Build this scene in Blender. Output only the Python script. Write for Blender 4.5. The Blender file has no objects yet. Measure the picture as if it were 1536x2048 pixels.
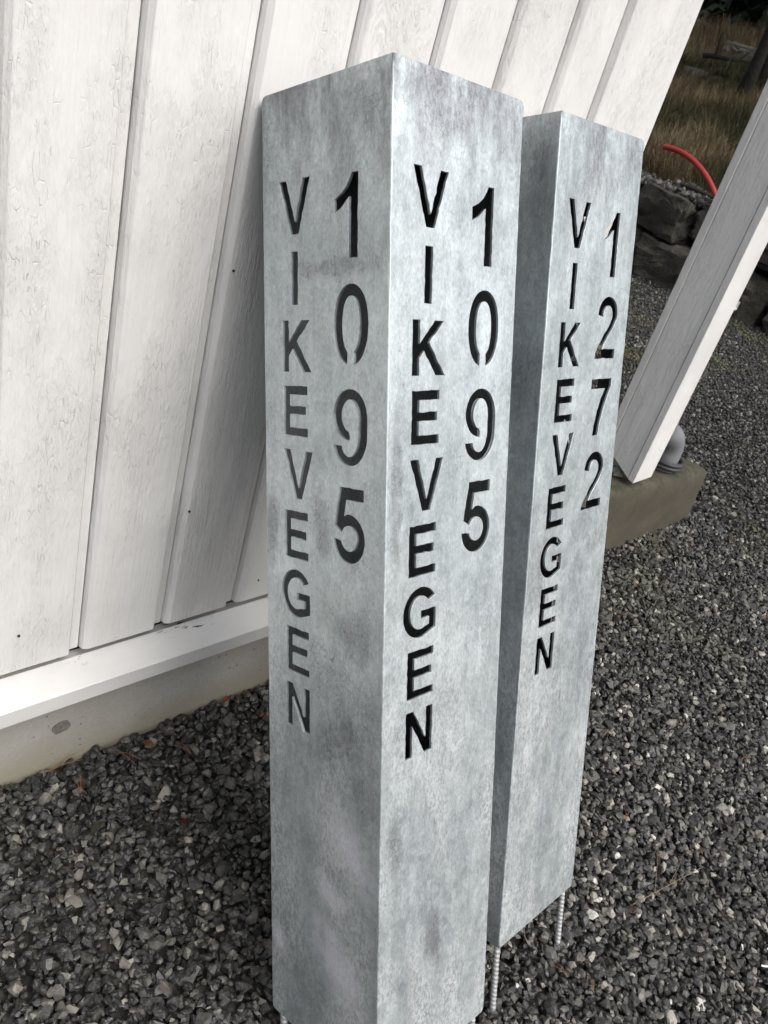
import bpy, bmesh, math, random
import numpy as np
from mathutils import Vector, Matrix, noise
R_ = math.radians
random.seed(7)
rng = np.random.default_rng(7)
SC = bpy.context.scene
COL = SC.collection

# ------------------------------------------------------------------ camera, light, exposure
CAM_ROWS = [[0.717124, -0.646734, 0.259744], [-0.180300, -0.532158, -0.827224], [0.673219, 0.546391, -0.498230]]
CAM_POS = Vector((-0.371075, -0.929745, 1.242760))
cd = bpy.data.cameras.new('camera'); cam = bpy.data.objects.new('camera', cd); COL.objects.link(cam)
r, dn, fw = [Vector(v) for v in CAM_ROWS]
cam.matrix_world = Matrix.Translation(CAM_POS) @ Matrix((r, -dn, -fw)).transposed().to_4x4()
cd.sensor_width = 36.0; cd.sensor_fit = 'AUTO'
cd.lens = 1641.949 / 2048 * 36.0
cd.clip_start = 0.05; cd.clip_end = 2000
cd.dof.use_dof = True; cd.dof.focus_distance = 1.25; cd.dof.aperture_fstop = 16.0
SC.camera = cam

SUN_DIR = Vector((0.10, -0.66, 0.85)).normalized()       # towards the sun behind the cloud, in front of the wall
world = bpy.data.worlds.new('World'); SC.world = world; world.use_nodes = True
wn = world.node_tree; wn.nodes.clear()
sky = wn.nodes.new('ShaderNodeTexSky'); sky.sky_type = 'NISHITA'; sky.sun_disc = False
sky.sun_elevation = math.asin(SUN_DIR.z); sky.sun_rotation = math.atan2(SUN_DIR.x, SUN_DIR.y)
sky.air_density = 1.0; sky.dust_density = 6.0; sky.ozone_density = 1.0
hs = wn.nodes.new('ShaderNodeHueSaturation'); hs.inputs['Saturation'].default_value = 0.4
bg = wn.nodes.new('ShaderNodeBackground'); bg.inputs['Strength'].default_value = 0.15
wo = wn.nodes.new('ShaderNodeOutputWorld')
wn.links.new(sky.outputs[0], hs.inputs['Color']); wn.links.new(hs.outputs[0], bg.inputs['Color']); wn.links.new(bg.outputs[0], wo.inputs['Surface'])
sd = bpy.data.lights.new('sun', 'SUN'); sun = bpy.data.objects.new('sun', sd); COL.objects.link(sun)
sd.energy = 0.58; sd.angle = R_(120); sd.color = (1.0, 0.975, 0.94)
sun.rotation_euler = (-SUN_DIR).to_track_quat('-Z', 'Y').to_euler()
vs = SC.view_settings; vs.view_transform = 'Standard'; vs.look = 'None'; vs.gamma = 1.0; vs.use_curve_mapping = False
vs.exposure = 0.51
SC.cycles.max_bounces = 6; SC.cycles.diffuse_bounces = 3; SC.cycles.glossy_bounces = 3; SC.cycles.transmission_bounces = 2; SC.cycles.caustics_reflective = False

# ------------------------------------------------------------------ helpers
def tag(o, label=None, cat=None, group=None, kind=None):
    if label: o['label'] = label
    if cat: o['category'] = cat
    if group: o['group'] = group
    if kind: o['kind'] = kind
    return o
def link(name, me, parent=None):
    o = bpy.data.objects.new(name, me); COL.objects.link(o)
    if parent is not None: o.parent = parent
    return o
def empty(name, loc=(0, 0, 0)):
    o = bpy.data.objects.new(name, None); COL.objects.link(o); o.location = loc; o.empty_display_size = .05
    return o
def bm_mesh(name, bm, mat, smooth=False):
    bmesh.ops.recalc_face_normals(bm, faces=bm.faces[:])
    me = bpy.data.meshes.new(name); bm.to_mesh(me); bm.free()
    if mat: me.materials.append(mat)
    if smooth:
        me.shade_smooth()
    return me
def box(bm, x0, x1, y0, y1, z0, z1, bev=0.0):
    b2 = bmesh.new()
    bmesh.ops.create_cube(b2, size=1)
    for v in b2.verts:
        v.co = Vector((x0 if v.co.x < 0 else x1, y0 if v.co.y < 0 else y1, z0 if v.co.z < 0 else z1))
    if bev: bmesh.ops.bevel(b2, geom=b2.edges[:], offset=bev, segments=2, affect='EDGES', profile=.6)
    tmp = bpy.data.meshes.new('t'); b2.to_mesh(tmp); b2.free(); bm.from_mesh(tmp); bpy.data.meshes.remove(tmp)
def prism(bm, prof, axis, a, b):
    """extrude closed 2-D profile; axis 'z': profile (x,y); axis 'x': profile (y,z)"""
    f = (lambda p, t: (p[0], p[1], t)) if axis == 'z' else (lambda p, t: (t, p[0], p[1]))
    A = [bm.verts.new(f(p, a)) for p in prof]; B = [bm.verts.new(f(p, b)) for p in prof]
    n = len(prof)
    for i in range(n): bm.faces.new((A[i], A[(i+1) % n], B[(i+1) % n], B[i]))
    bm.faces.new(A[::-1]); bm.faces.new(B)
def tube(bm, pts, rad, n=12, caps=True, rfun=None, hole=0):
    pts = [Vector(p) for p in pts]; rings = []
    t0 = (pts[1]-pts[0]).normalized(); up = Vector((0, 0, 1)) if abs(t0.z) < .9 else Vector((1, 0, 0))
    u = t0.cross(up).normalized()
    for i, p in enumerate(pts):
        t = (pts[min(i+1, len(pts)-1)]-pts[max(i-1, 0)]).normalized()
        u = (u - t*u.dot(t)).normalized(); v = t.cross(u)
        rr = rad if rfun is None else rfun(i/(len(pts)-1))
        rings.append([bm.verts.new(p+(u*math.cos(2*math.pi*k/n)+v*math.sin(2*math.pi*k/n))*rr) for k in range(n)])
    for a, b in zip(rings, rings[1:]):
        for k in range(n): bm.faces.new((a[k], a[(k+1) % n], b[(k+1) % n], b[k]))
    if caps: bm.faces.new(rings[0][::-1]); bm.faces.new(rings[-1])
def smooth_angle(me, deg=35):
    me.shade_smooth()
    bm = bmesh.new(); bm.from_mesh(me)
    for e in bm.edges:
        if len(e.link_faces) == 2 and e.calc_face_angle(0) > R_(deg): e.smooth = False
    bm.to_mesh(me); bm.free()

class NT:
    """tiny node-tree builder"""
    def __init__(s, name):
        s.m = bpy.data.materials.new(name); s.m.use_nodes = True; s.t = s.m.node_tree; s.t.nodes.clear()
        s.out = s.n('ShaderNodeOutputMaterial'); s.b = s.n('ShaderNodeBsdfPrincipled'); s.l(s.b.outputs[0], s.out.inputs['Surface'])
    def n(s, typ, **kw):
        nd = s.t.nodes.new(typ)
        for k, v in kw.items(): setattr(nd, k, v)
        return nd
    def l(s, a, b): s.t.links.new(a, b)
    def coords(s, kind='Object', scale=(1, 1, 1), rot=(0, 0, 0)):
        c = s.n('ShaderNodeTexCoord') if kind != 'World' else s.n('ShaderNodeNewGeometry')
        o = c.outputs[kind] if kind != 'World' else c.outputs['Position']
        m = s.n('ShaderNodeMapping'); m.inputs['Scale'].default_value = scale; m.inputs['Rotation'].default_value = rot
        s.l(o, m.inputs['Vector']); return m.outputs[0]
    def noise(s, vec, scale, detail=6, rough=.55, dist=0):
        nd = s.n('ShaderNodeTexNoise'); nd.inputs['Scale'].default_value = scale; nd.inputs['Detail'].default_value = detail
        nd.inputs['Roughness'].default_value = rough; nd.inputs['Distortion'].default_value = dist
        s.l(vec, nd.inputs['Vector']); return nd.outputs['Fac']
    def voro(s, vec, scale, feature='F1', out='Distance', rnd=1.0):
        nd = s.n('ShaderNodeTexVoronoi'); nd.feature = feature; nd.inputs['Scale'].default_value = scale; nd.inputs['Randomness'].default_value = rnd
        s.l(vec, nd.inputs['Vector']); return nd.outputs[out]
    def ramp(s, fac, stops):
        nd = s.n('ShaderNodeValToRGB'); cr = nd.color_ramp
        while len(cr.elements) > len(stops): cr.elements.remove(cr.elements[-1])
        while len(cr.elements) < len(stops): cr.elements.new(1)
        for e, (p, c) in zip(cr.elements, stops):
            e.position = p; e.color = (c, c, c, 1) if isinstance(c, (int, float)) else (*c, 1)
        s.l(fac, nd.inputs[0]); return nd.outputs[0]
    def mix(s, fac, a, b, mode='MIX'):
        nd = s.n('ShaderNodeMix', data_type='RGBA', blend_type=mode)
        for sock, v in ((nd.inputs[0], fac), (nd.inputs[6], a), (nd.inputs[7], b)):
            if isinstance(v, (int, float)): sock.default_value = v if sock == nd.inputs[0] else (v, v, v, 1)
            elif isinstance(v, tuple): sock.default_value = (*v, 1)
            else: s.l(v, sock)
        return nd.outputs[2]
    def math(s, op, a, b=0.0, c=0.0):
        nd = s.n('ShaderNodeMath', operation=op)
        for i, v in enumerate((a, b, c)):
            if isinstance(v, (int, float)): nd.inputs[i].default_value = v
            else: s.l(v, nd.inputs[i])
        return nd.outputs[0]
    def bump(s, h, strength=.3, dist=.002, prev=None):
        nd = s.n('ShaderNodeBump'); nd.inputs['Strength'].default_value = strength; nd.inputs['Distance'].default_value = dist
        s.l(h, nd.inputs['Height'])
        if prev is not None: s.l(prev, nd.inputs['Normal'])
        return nd.outputs[0]
    def set(s, **kw):
        for k, v in kw.items():
            sk = s.b.inputs[k.replace('_', ' ')]
            if isinstance(v, (int, float)): sk.default_value = v
            elif isinstance(v, tuple): sk.default_value = (*v, 1)
            else: s.l(v, sk)
        return s.m
def sep(t, vec):
    nd = t.n('ShaderNodeSeparateXYZ'); t.l(vec, nd.inputs[0]); return nd.outputs

# ------------------------------------------------------------------ materials
def mat_paint():
    t = NT('white_painted_wood')
    w = t.coords('World')
    g = t.coords('World', (1, 1, .06))
    patch = t.noise(w, 5, 4)
    # wood grain warped round knots
    grain = t.noise(t.coords('World', (1, 1, .03)), 190, 4, .7, .5)
    fine = t.noise(t.coords('World', (1, 1, .3)), 330, 5, .75, .2)
    crack = t.voro(t.coords('World', (1, 1, .25)), 170, 'DISTANCE_TO_EDGE')
    lump = t.noise(t.coords('World', (1, 1, .28)), 125, 6, .72, .25)
    lumpmask = t.ramp(t.noise(t.coords('World', (1, 1, .35)), 11, 4), [(.40, .12), (.60, 1)])
    knot = t.voro(t.coords('World', (1, .02, .45)), 5.2)
    rings = t.math('SINE', t.math('MULTIPLY', t.math('ADD', knot, t.math('MULTIPLY', t.noise(w, 22, 3), .03)), 210))
    kmask = t.ramp(knot, [(.03, 1), (.16, 0)])
    h1 = t.math('ADD', t.math('MULTIPLY', grain, .8), t.math('MULTIPLY', t.math('MULTIPLY', fine, lumpmask), .9))
    h2 = t.math('ADD', h1, t.math('MULTIPLY', t.math('MULTIPLY', lump, lumpmask), 1.9))
    h3 = t.math('ADD', h2, t.math('MULTIPLY', t.math('MULTIPLY', rings, kmask), .25))
    flake = t.math('MULTIPLY', t.ramp(crack, [(0, 1), (.05, 0)]), t.ramp(t.noise(w, 60, 3), [(.5, 0), (.6, 1)]))
    h3 = t.math('SUBTRACT', h3, t.math('MULTIPLY', t.math('MULTIPLY', flake, lumpmask), .45))
    col = t.ramp(patch, [(.3, (.71, .706, .688)), (.7, (.765, .762, .748))])
    pink = t.ramp(t.noise(t.coords('World', (1, 1, .22)), 4.2, 5, .6), [(.56, 0), (.78, .4)])
    col = t.mix(pink, col, (.66, .62, .60))
    dirt = t.ramp(t.noise(t.coords('World', (1, 1, .5)), 150, 3, .6), [(.61, 0), (.74, .5)])
    col = t.mix(t.math('MULTIPLY', dirt, t.ramp(t.noise(w, 6, 3), [(.45, 0), (.65, .7)])), col, (.36, .33, .30))
    return t.set(Base_Color=col, Roughness=.55, Normal=t.bump(h3, 1.0, .0017))
def mat_paint_drip():
    t = NT('white_painted_drip_board')
    w = t.coords('World')
    grain = t.noise(t.coords('World', (.06, 1, 1)), 260, 4, .65)
    fine = t.noise(w, 500, 4, .7)
    col = t.ramp(t.noise(t.coords('World', (.4, 1, 1)), 16, 5), [(.3, (.59, .585, .572)), (.65, (.68, .677, .667))])
    chip = t.ramp(t.noise(t.coords('World', (.22, 1, 1)), 150, 3, .6, .4), [(.60, 0), (.615, 1)])
    xyz = sep(t, t.coords('World'))
    nd = t.n('ShaderNodeMapRange'); nd.inputs[1].default_value = -.014; nd.inputs[2].default_value = -.009; t.l(xyz[1], nd.inputs[0])
    side = t.ramp(xyz[0], [(.10, 0), (.115, .9), (.13, .9), (.145, 0), (.27, 0), (.29, 1), (.37, 1), (.40, 0), (.70, 0), (.72, 1), (.80, 1)]); chip = t.math('MULTIPLY', chip, side)
    chip = t.math('MULTIPLY', chip, nd.outputs[0])
    speck = t.ramp(t.voro(w, 190), [(.035, 1), (.06, 0)])
    speck = t.math('MULTIPLY', speck, t.ramp(t.noise(w, 55, 2), [(.52, 0), (.58, .7)]))
    col = t.mix(speck, col, (.22, .20, .17)); col = t.mix(chip, col, (.045, .04, .035))
    h = t.math('SUBTRACT', t.math('ADD', t.math('MULTIPLY', grain, .5), t.math('MULTIPLY', fine, .3)), t.math('MULTIPLY', chip, 1.2))
    return t.set(Base_Color=col, Roughness=.5, Normal=t.bump(h, .4, .0012))
def mat_concrete(name, base, alt, moss=False):
    t = NT(name); w = t.coords('World')
    big = t.noise(w, 7, 6, .6); fine = t.noise(w, 190, 5, .7)
    col = t.ramp(big, [(.3, base), (.7, alt)])
    col = t.mix(t.ramp(fine, [(.35, .35), (.7, 0)]), col, tuple(c*.62 for c in base))
    pit = t.ramp(t.voro(w, 62), [(.10, 1), (.16, 0)])
    pit = t.math('MULTIPLY', pit, t.ramp(t.noise(w, 30, 2), [(.50, 0), (.55, 1)]))
    col = t.mix(t.math('MULTIPLY', pit, .8), col, tuple(c*.35 for c in base))
    xyz = sep(t, w)
    if moss:
        m = t.ramp(t.noise(w, 26, 7, .68), [(.40, 0), (.55, 1)])
        nz = sep(t, t.n('ShaderNodeNewGeometry').outputs['Normal'])
        up = t.ramp(nz[2], [(.2, .25), (.75, 1)])
        m = t.math('MULTIPLY', m, up)
        col = t.mix(m, col, (.016, .027, .005))
        st = t.ramp(t.noise(t.coords('World', (1, 1, .3)), 11, 5, .6), [(.4, 0), (.65, .7)])
        col = t.mix(st, col, (.06, .052, .036))
    else:
        # algae film near the gravel, a stain of its own
        nd = t.n('ShaderNodeMapRange'); nd.inputs[1].default_value = .085; nd.inputs[2].default_value = .0
        t.l(t.math('ADD', xyz[2], t.math('MULTIPLY', t.math('SUBTRACT', big, .5), .08)), nd.inputs[0])
        col = t.mix(t.math('MULTIPLY', nd.outputs[0], .75), col, (.27, .25, .17))
        st = t.ramp(t.noise(t.coords('World', (.3, 1, 1)), 14, 4), [(.5, 0), (.75, .4)])
        col = t.mix(st, col, (.32, .28, .25))
    h = t.math('SUBTRACT', t.math('MULTIPLY', fine, .4), pit)
    return t.set(Base_Color=col, Roughness=.8, Normal=t.bump(h, .5, .0025))
def mat_zinc(name, bloom=(), soot=(), base=1.0):
    """hot-dip zinc: fine spangle, drip streaks, frosty grit; bloom / soot = white-rust and dark stains at (x, z, rx, rz, slant) on the panel"""
    t = NT(name)
    oc = t.coords('Object')
    oi = t.n('ShaderNodeObjectInfo')
    off = t.n('ShaderNodeVectorMath', operation='ADD'); t.l(oc, off.inputs[0])
    sc = t.n('ShaderNodeVectorMath', operation='SCALE'); t.l(oi.outputs['Location'], sc.inputs[0]); sc.inputs['Scale'].default_value = 3.1
    t.l(sc.outputs[0], off.inputs[1]); o = off.outputs[0]
    def mp(s, v=o):
        m = t.n('ShaderNodeMapping'); m.inputs['Scale'].default_value = s; t.l(v, m.inputs['Vector']); return m.outputs[0]
    wob = t.n('ShaderNodeTexNoise'); wob.inputs['Scale'].default_value = 60; wob.inputs['Detail'].default_value = 3; t.l(o, wob.inputs['Vector'])
    ws = t.n('ShaderNodeVectorMath', operation='SCALE'); t.l(wob.outputs['Color'], ws.inputs[0]); ws.inputs['Scale'].default_value = .010
    wa = t.n('ShaderNodeVectorMath', operation='ADD'); t.l(o, wa.inputs[0]); t.l(ws.outputs[0], wa.inputs[1]); wv = wa.outputs[0]
    sp = sep(t, t.voro(mp((1, 1, .7), wv), 130, 'F1', 'Color'))[0]
    sb = sep(t, t.voro(mp((1, 1, .6), wv), 44, 'F1', 'Color'))[1]
    edge = t.voro(wv, 135, 'DISTANCE_TO_EDGE')
    cloud = t.noise(mp((1, 1, .7)), 7.5, 6, .62, .4)
    cloud2 = t.noise(mp((1, 1, .5)), 26, 6, .7)
    streak = t.noise(mp((1, 1, .05)), 110, 4, .6)
    grit = t.noise(mp((1, 1, .45)), 420, 4, .75)
    def patch(x, z, rx, rz, slant=0.0, soft=.75):
        q = sep(t, oc)
        dx = t.math('DIVIDE', t.math('SUBTRACT', q[0], x), rx)
        dz = t.math('ADD', t.math('DIVIDE', t.math('SUBTRACT', q[2], z), rz), t.math('MULTIPLY', dx, slant))
        d = t.math('SQRT', t.math('ADD', t.math('MULTIPLY', dx, dx), t.math('MULTIPLY', dz, dz)))
        d = t.math('ADD', d, t.math('ADD', t.math('MULTIPLY', t.math('SUBTRACT', cloud2, .5), 2.2), t.math('MULTIPLY', t.math('SUBTRACT', grit, .5), 1.1)))
        nd = t.n('ShaderNodeMapRange'); nd.interpolation_type = 'SMOOTHSTEP'; nd.inputs[1].default_value = 1.0; nd.inputs[2].default_value = 1.0-soft; t.l(d, nd.inputs[0]); return nd.outputs[0]
    v = t.math('ADD', t.math('MULTIPLY', cloud, .27), t.math('MULTIPLY', cloud2, .17))
    v = t.math('ADD', v, t.math('MULTIPLY', sp, .045))
    v = t.math('ADD', v, t.math('MULTIPLY', sb, .025))
    v = t.math('ADD', v, t.math('MULTIPLY', streak, .11))
    v = t.math('ADD', v, t.math('MULTIPLY', grit, .29))
    k = base*1.18
    col = t.ramp(v, [(.35, (.235*k, .268*k, .283*k)), (.46, (.405*k, .452*k, .470*k)), (.58, (.62*k, .675*k, .695*k))])
    green = t.ramp(t.noise(o, 9, 5, .6), [(.45, 0), (.70, .35)])
    col = t.mix(green, col, t.mix(.5, col, (.36*k, .385*k, .34*k)))
    cm = t.ramp(t.noise(o, 9.5, 4, .6), [(.56, 0), (.68, 1)])
    for pz in soot: cm = t.math('MAXIMUM', cm, patch(*pz))
    oz = sep(t, oc)[2]
    topm = t.n('ShaderNodeMapRange'); topm.inputs[1].default_value = 1.06; topm.inputs[2].default_value = 1.30; t.l(oz, topm.inputs[0])
    cm = t.math('MAXIMUM', cm, t.math('MULTIPLY', topm.outputs[0], t.ramp(cloud2, [(.42, 0), (.6, .9)])))
    crk = t.math('MULTIPLY', t.ramp(edge, [(.0, 1), (.03, .6), (.10, 0)]), cm)
    crk = t.math('MULTIPLY', crk, t.ramp(t.noise(o, 70, 2), [(.38, .1), (.58, 1)]))
    col = t.mix(t.math('MULTIPLY', crk, .62), col, (.085, .085, .095))
    sm = t.math('MULTIPLY', topm.outputs[0], t.ramp(t.noise(mp((1, 1, .35)), 24, 5, .7), [(.42, 0), (.62, .85)]))
    for pz in soot: sm = t.math('MAXIMUM', sm, t.math('MULTIPLY', patch(*pz), t.ramp(t.math('ADD', t.math('MULTIPLY', streak, .5), t.math('MULTIPLY', grit, .5)), [(.38, .08), (.58, .55)])))
    col = t.mix(sm, col, (.13, .13, .145))
    lowm = t.n('ShaderNodeMapRange'); lowm.inputs[1].default_value = .75; lowm.inputs[2].default_value = .15; t.l(oz, lowm.inputs[0])
    frost = t.math('MULTIPLY', t.ramp(t.noise(mp((1, 1, .5)), 230, 5, .85), [(.46, 0), (.54, 1)]), t.ramp(t.noise(mp((1, 1, .4)), 11, 4), [(.42, .08), (.60, 1)]))
    frost = t.math('MULTIPLY', frost, t.math('ADD', .16, t.math('MULTIPLY', lowm.outputs[0], .60)))
    col = t.mix(frost, col, (.80*k, .82*k, .83*k))
    wb = t.math('MULTIPLY', cloud, 0.0)
    for pz in bloom: wb = t.math('MAXIMUM', wb, patch(*pz, soft=.95))
    wb = t.math('MULTIPLY', wb, t.ramp(grit, [(.38, .35), (.6, .9)]))
    col = t.mix(wb, col, (.70, .69, .755))
    metal = t.math('SUBTRACT', .66, t.math('MULTIPLY', wb, .5))
    rough = t.math('ADD', t.math('MULTIPLY', cloud2, .22), t.math('ADD', .33, t.math('MULTIPLY', sp, .05)))
    h = t.math('ADD', t.math('MULTIPLY', grit, .6), t.math('ADD', t.math('MULTIPLY', streak, .45), t.math('MULTIPLY', t.noise(o, 80, 3), .7)))
    return t.set(Base_Color=col, Metallic=metal, Roughness=rough, Normal=t.bump(h, .28, .0011))
def mat_plain(name, col, rough=.6, metal=0.0, vary=.25, scale=40, bump=.2, dist=.002):
    t = NT(name); w = t.coords('Object')
    n = t.noise(w, scale, 5, .6)
    c = t.ramp(n, [(.25, tuple(x*(1-vary) for x in col)), (.75, tuple(min(1, x*(1+vary)) for x in col))])
    return t.set(Base_Color=c, Roughness=rough, Metallic=metal, Normal=t.bump(n, bump, dist))
def inst_attr(t, name):
    a = t.n('ShaderNodeAttribute'); a.attribute_type = 'INSTANCER'; a.attribute_name = name; return a.outputs['Fac']
def mat_gravel():
    t = NT('crushed_stone'); o = t.coords('Object'); w = t.coords('World')
    tone = inst_attr(t, 'tone'); wet = inst_attr(t, 'wet'); mossy = inst_attr(t, 'moss')
    col = t.ramp(tone, [(0, (.009, .0095, .0098)), (.32, (.018, .0178, .0172)), (.54, (.046, .0445, .040)), (.68, (.108, .103, .090)), (.82, (.22, .205, .175)), (.93, (.38, .36, .31)), (1, (.54, .53, .49))])
    mott = t.noise(w, 210, 5, .7)
    col = t.mix(t.ramp(mott, [(.46, 0), (.62, .6)]), col, t.mix(.42, col, (.19, .186, .172)))
    vein = t.ramp(t.noise(w, 110, 4, .75, 1.5), [(.58, 0), (.66, .7)])
    col = t.mix(vein, col, t.mix(.30, col, (.46, .43, .38)))
    dark = t.ramp(t.noise(w, 130, 3, .6), [(.3, .55), (.46, 0)])
    col = t.mix(dark, col, (.012, .012, .013))
    col = t.mix(mossy, col, t.mix(.6, col, (.085, .085, .03)))
    rough = t.math('SUBTRACT', .66, t.math('MULTIPLY', wet, .46))
    return t.set(Base_Color=col, Roughness=rough, Normal=t.bump(t.math('ADD', mott, t.noise(w, 500, 3)), .5, .0012))
def mat_ground():
    t = NT('gravel_bed'); w = t.coords('World')
    c = t.voro(w, 55, 'F1', 'Color'); tone = sep(t, c)[0]
    d = t.voro(w, 55)
    col = t.ramp(tone, [(0, (.012, .012, .012)), (.6, (.04, .04, .038)), (.85, (.10, .095, .085)), (1, (.3, .29, .26))])
    col = t.mix(t.ramp(d, [(.3, 0), (.75, .85)]), col, (.010, .010, .010))
    brown = t.ramp(t.noise(w, 1.6, 5, .6), [(.48, 0), (.68, .6)])
    col = t.mix(brown, col, (.05, .038, .024))
    return t.set(Base_Color=col, Roughness=.85, Normal=t.bump(t.math('MULTIPLY', d, -1), 1, .012))
def mat_hill():
    t = NT('forest_floor'); w = t.coords('World')
    n = t.noise(w, 1.3, 7, .65); f = t.noise(w, 24, 6, .7)
    col = t.ramp(n, [(.3, (.020, .022, .008)), (.48, (.055, .042, .020)), (.62, (.045, .030, .016)), (.75, (.075, .06, .03))])
    col = t.mix(t.ramp(f, [(.4, .7), (.7, 0)]), col, (.012, .010, .006))
    return t.set(Base_Color=col, Roughness=.95, Normal=t.bump(f, .8, .04))
def mat_rock():
    t = NT('granite_boulder'); w = t.coords('World')
    n = t.noise(w, 3.2, 8, .68); f = t.noise(w, 42, 6, .7)
    col = t.ramp(n, [(.3, (.022, .020, .017)), (.5, (.058, .052, .040)), (.7, (.14, .128, .10))])
    col = t.mix(t.ramp(f, [(.35, .6), (.6, 0)]), col, (.020, .019, .017))
    moss = t.ramp(t.noise(w, 5, 6, .7), [(.54, 0), (.66, .75)])
    col = t.mix(moss, col, (.040, .036, .014))
    rust = t.ramp(t.noise(w, 8, 4, .6), [(.64, 0), (.72, .6)])
    col = t.mix(rust, col, (.11, .06, .03))
    return t.set(Base_Color=col, Roughness=.85, Normal=t.bump(t.math('ADD', n, t.math('MULTIPLY', f, .35)), .9, .05))
def mat_grass():
    t = NT('dry_grass'); tone = inst_attr(t, 'tone')
    n = t.noise(t.coords('Object'), 9, 3)
    col = t.ramp(tone, [(0, (.030, .040, .010)), (.25, (.07, .058, .018)), (.5, (.125, .088, .042)), (.75, (.21, .160, .09)), (1, (.34, .285, .175))])
    col = t.mix(t.ramp(n, [(.3, .4), (.6, 0)]), col, (.04, .028, .014))
    return t.set(Base_Color=col, Roughness=.8)
PAINT = mat_paint(); DRIP = mat_paint_drip()
CONC = mat_concrete('foundation_concrete', (.36, .345, .315), (.43, .415, .385))
MOSSY = mat_concrete('mossy_concrete', (.062, .050, .036), (.10, .084, .062), True)
ZINC = mat_zinc('galvanised_steel')
ZINC_A = mat_zinc('galvanised_steel_white_rust', bloom=[(.162, .352, .085, .075, .6), (.150, .155, .085, .080, .55), (.139, .26, .045, .035, .4), (.02, .13, .022, .035, .2)], soot=[(.113, .776, .026, .060, 0), (.014, .76, .016, .075, 0), (.17, .64, .05, .05, .3), (.19, 1.25, .04, .05, 0), (.13, 1.085, .10, .016, 0), (.15, .50, .045, .05, 0)])
ZINC_B = mat_zinc('galvanised_steel_streaked', soot=[(.066, 1.275, .05, .022, .2), (.084, 1.235, .018, .05, 0), (.03, .36, .022, .06, 0), (.105, .19, .03, .05, 0), (.016, .85, .012, .16, 0)])
ZINC_IN = mat_zinc('shaded_inner_zinc', base=.42)  # inside faces: same zinc, colour darkened to paint in the shade of the hollow
GRAVEL = mat_gravel(); GROUND = mat_ground(); HILL = mat_hill(); ROCK = mat_rock(); GRASS = mat_grass()
DARKGAP = mat_plain('dark_gap', (.02, .018, .016), .9)
NAIL = mat_plain('rusty_nail', (.05, .042, .038), .6, .4)
REBAR = mat_plain('galvanised_rebar', (.62, .635, .645), .4, .55, .15, 120, .3, .001)
PIPE = mat_plain('grey_drainpipe', (.27, .275, .295), .38, .3, .12, 18, .05, .001)
GASKET = mat_plain('black_rubber_gasket', (.05, .05, .052), .45)
RED = mat_plain('red_plastic_pipe', (.30, .028, .020), .5, 0, .12, 12, .05)
BLACKPIPE = mat_plain('black_plastic_hose', (.035, .025, .022), .5)
BARK = mat_plain('dark_bark', (.006, .005, .0045), .95, 0, .5, 14, 1, .02)
NEEDLES = mat_plain('dark_spruce_needles', (.018, .030, .014), .9, 0, .5, 3)
TWIG = mat_plain('dry_stem', (.17, .125, .07), .8)
RUSTLEAF = mat_plain('rust_brown_leaf', (.22, .085, .035), .7, 0, .35, 60)
NEEDLE = mat_plain('orange_pine_needle', (.20, .085, .035), .7)
WHITEPL = mat_plain('white_plastic', (.75, .75, .74), .4)
ROOFM = mat_plain('dark_roofing', (.05, .05, .055), .8)

# ------------------------------------------------------------------ ground
def gz(x, y):
    t = min(max((x-2.2)/2.0, 0), 1); t = t*t*(3-2*t)
    s = .19*(1-t)+.04*t
    yy = min(0.0, y)
    a = -.9
    z = s*yy if yy > a else s*(a+(1-math.exp(-(a-yy)))*-.45)
    return z + (.004*noise.noise((x*2.3, y*2.3, 1)) if y < -.02 or x > 1.3 else 0.0) + .02*t*0
def axis(lo, hi, near0, near1, fine, coarse):
    a = list(np.arange(near0, near1, fine)); x = near0; L = []; st = fine
    while x > lo: st = min(st*1.5, coarse); x -= st; L.append(x)
    x = a[-1]; H = []; st = fine
    while x < hi: st = min(st*1.5, coarse); x += st; H.append(x)
    return L[::-1]+a+H
def sheet(name, xs, ys, zf, mat):
    vs_ = [(x, y, zf(x, y)) for y in ys for x in xs]; n = len(xs)
    fs = [(j*n+i, j*n+i+1, (j+1)*n+i+1, (j+1)*n+i) for j in range(len(ys)-1) for i in range(n-1)]
    me = bpy.data.meshes.new(name); me.from_pydata(vs_, [], fs); me.materials.append(mat); me.shade_smooth()
    return tag(link(name, me), kind='structure')
sheet('gravel_yard', axis(-600, 600, -1.5, 6.9, .1, 60), axis(-600, 600, -2.5, 4, .1, 60), lambda x, y: gz(x, y)-.012-(.35 if x > 8 else 0), GROUND)
def hz(x, y):
    d = max(0, x-6.45)
    z = .66 + .27*d if d < 8 else .66+.27*8+.2*(d-8)
    z = min(z, 12)
    k = min(1, d/1.5)
    return z + k*(.16*noise.noise((x*.7, y*.7, 3))+.09*noise.noise((x*1.9, y*1.9, 5))+.03*noise.noise((x*5, y*5, 9)))
sheet('hillside', [6.42]+axis(6.5, 300, 6.5, 15, .14, 25), axis(-200, 220, -.5, 9, .14, 25), hz, HILL)

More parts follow.
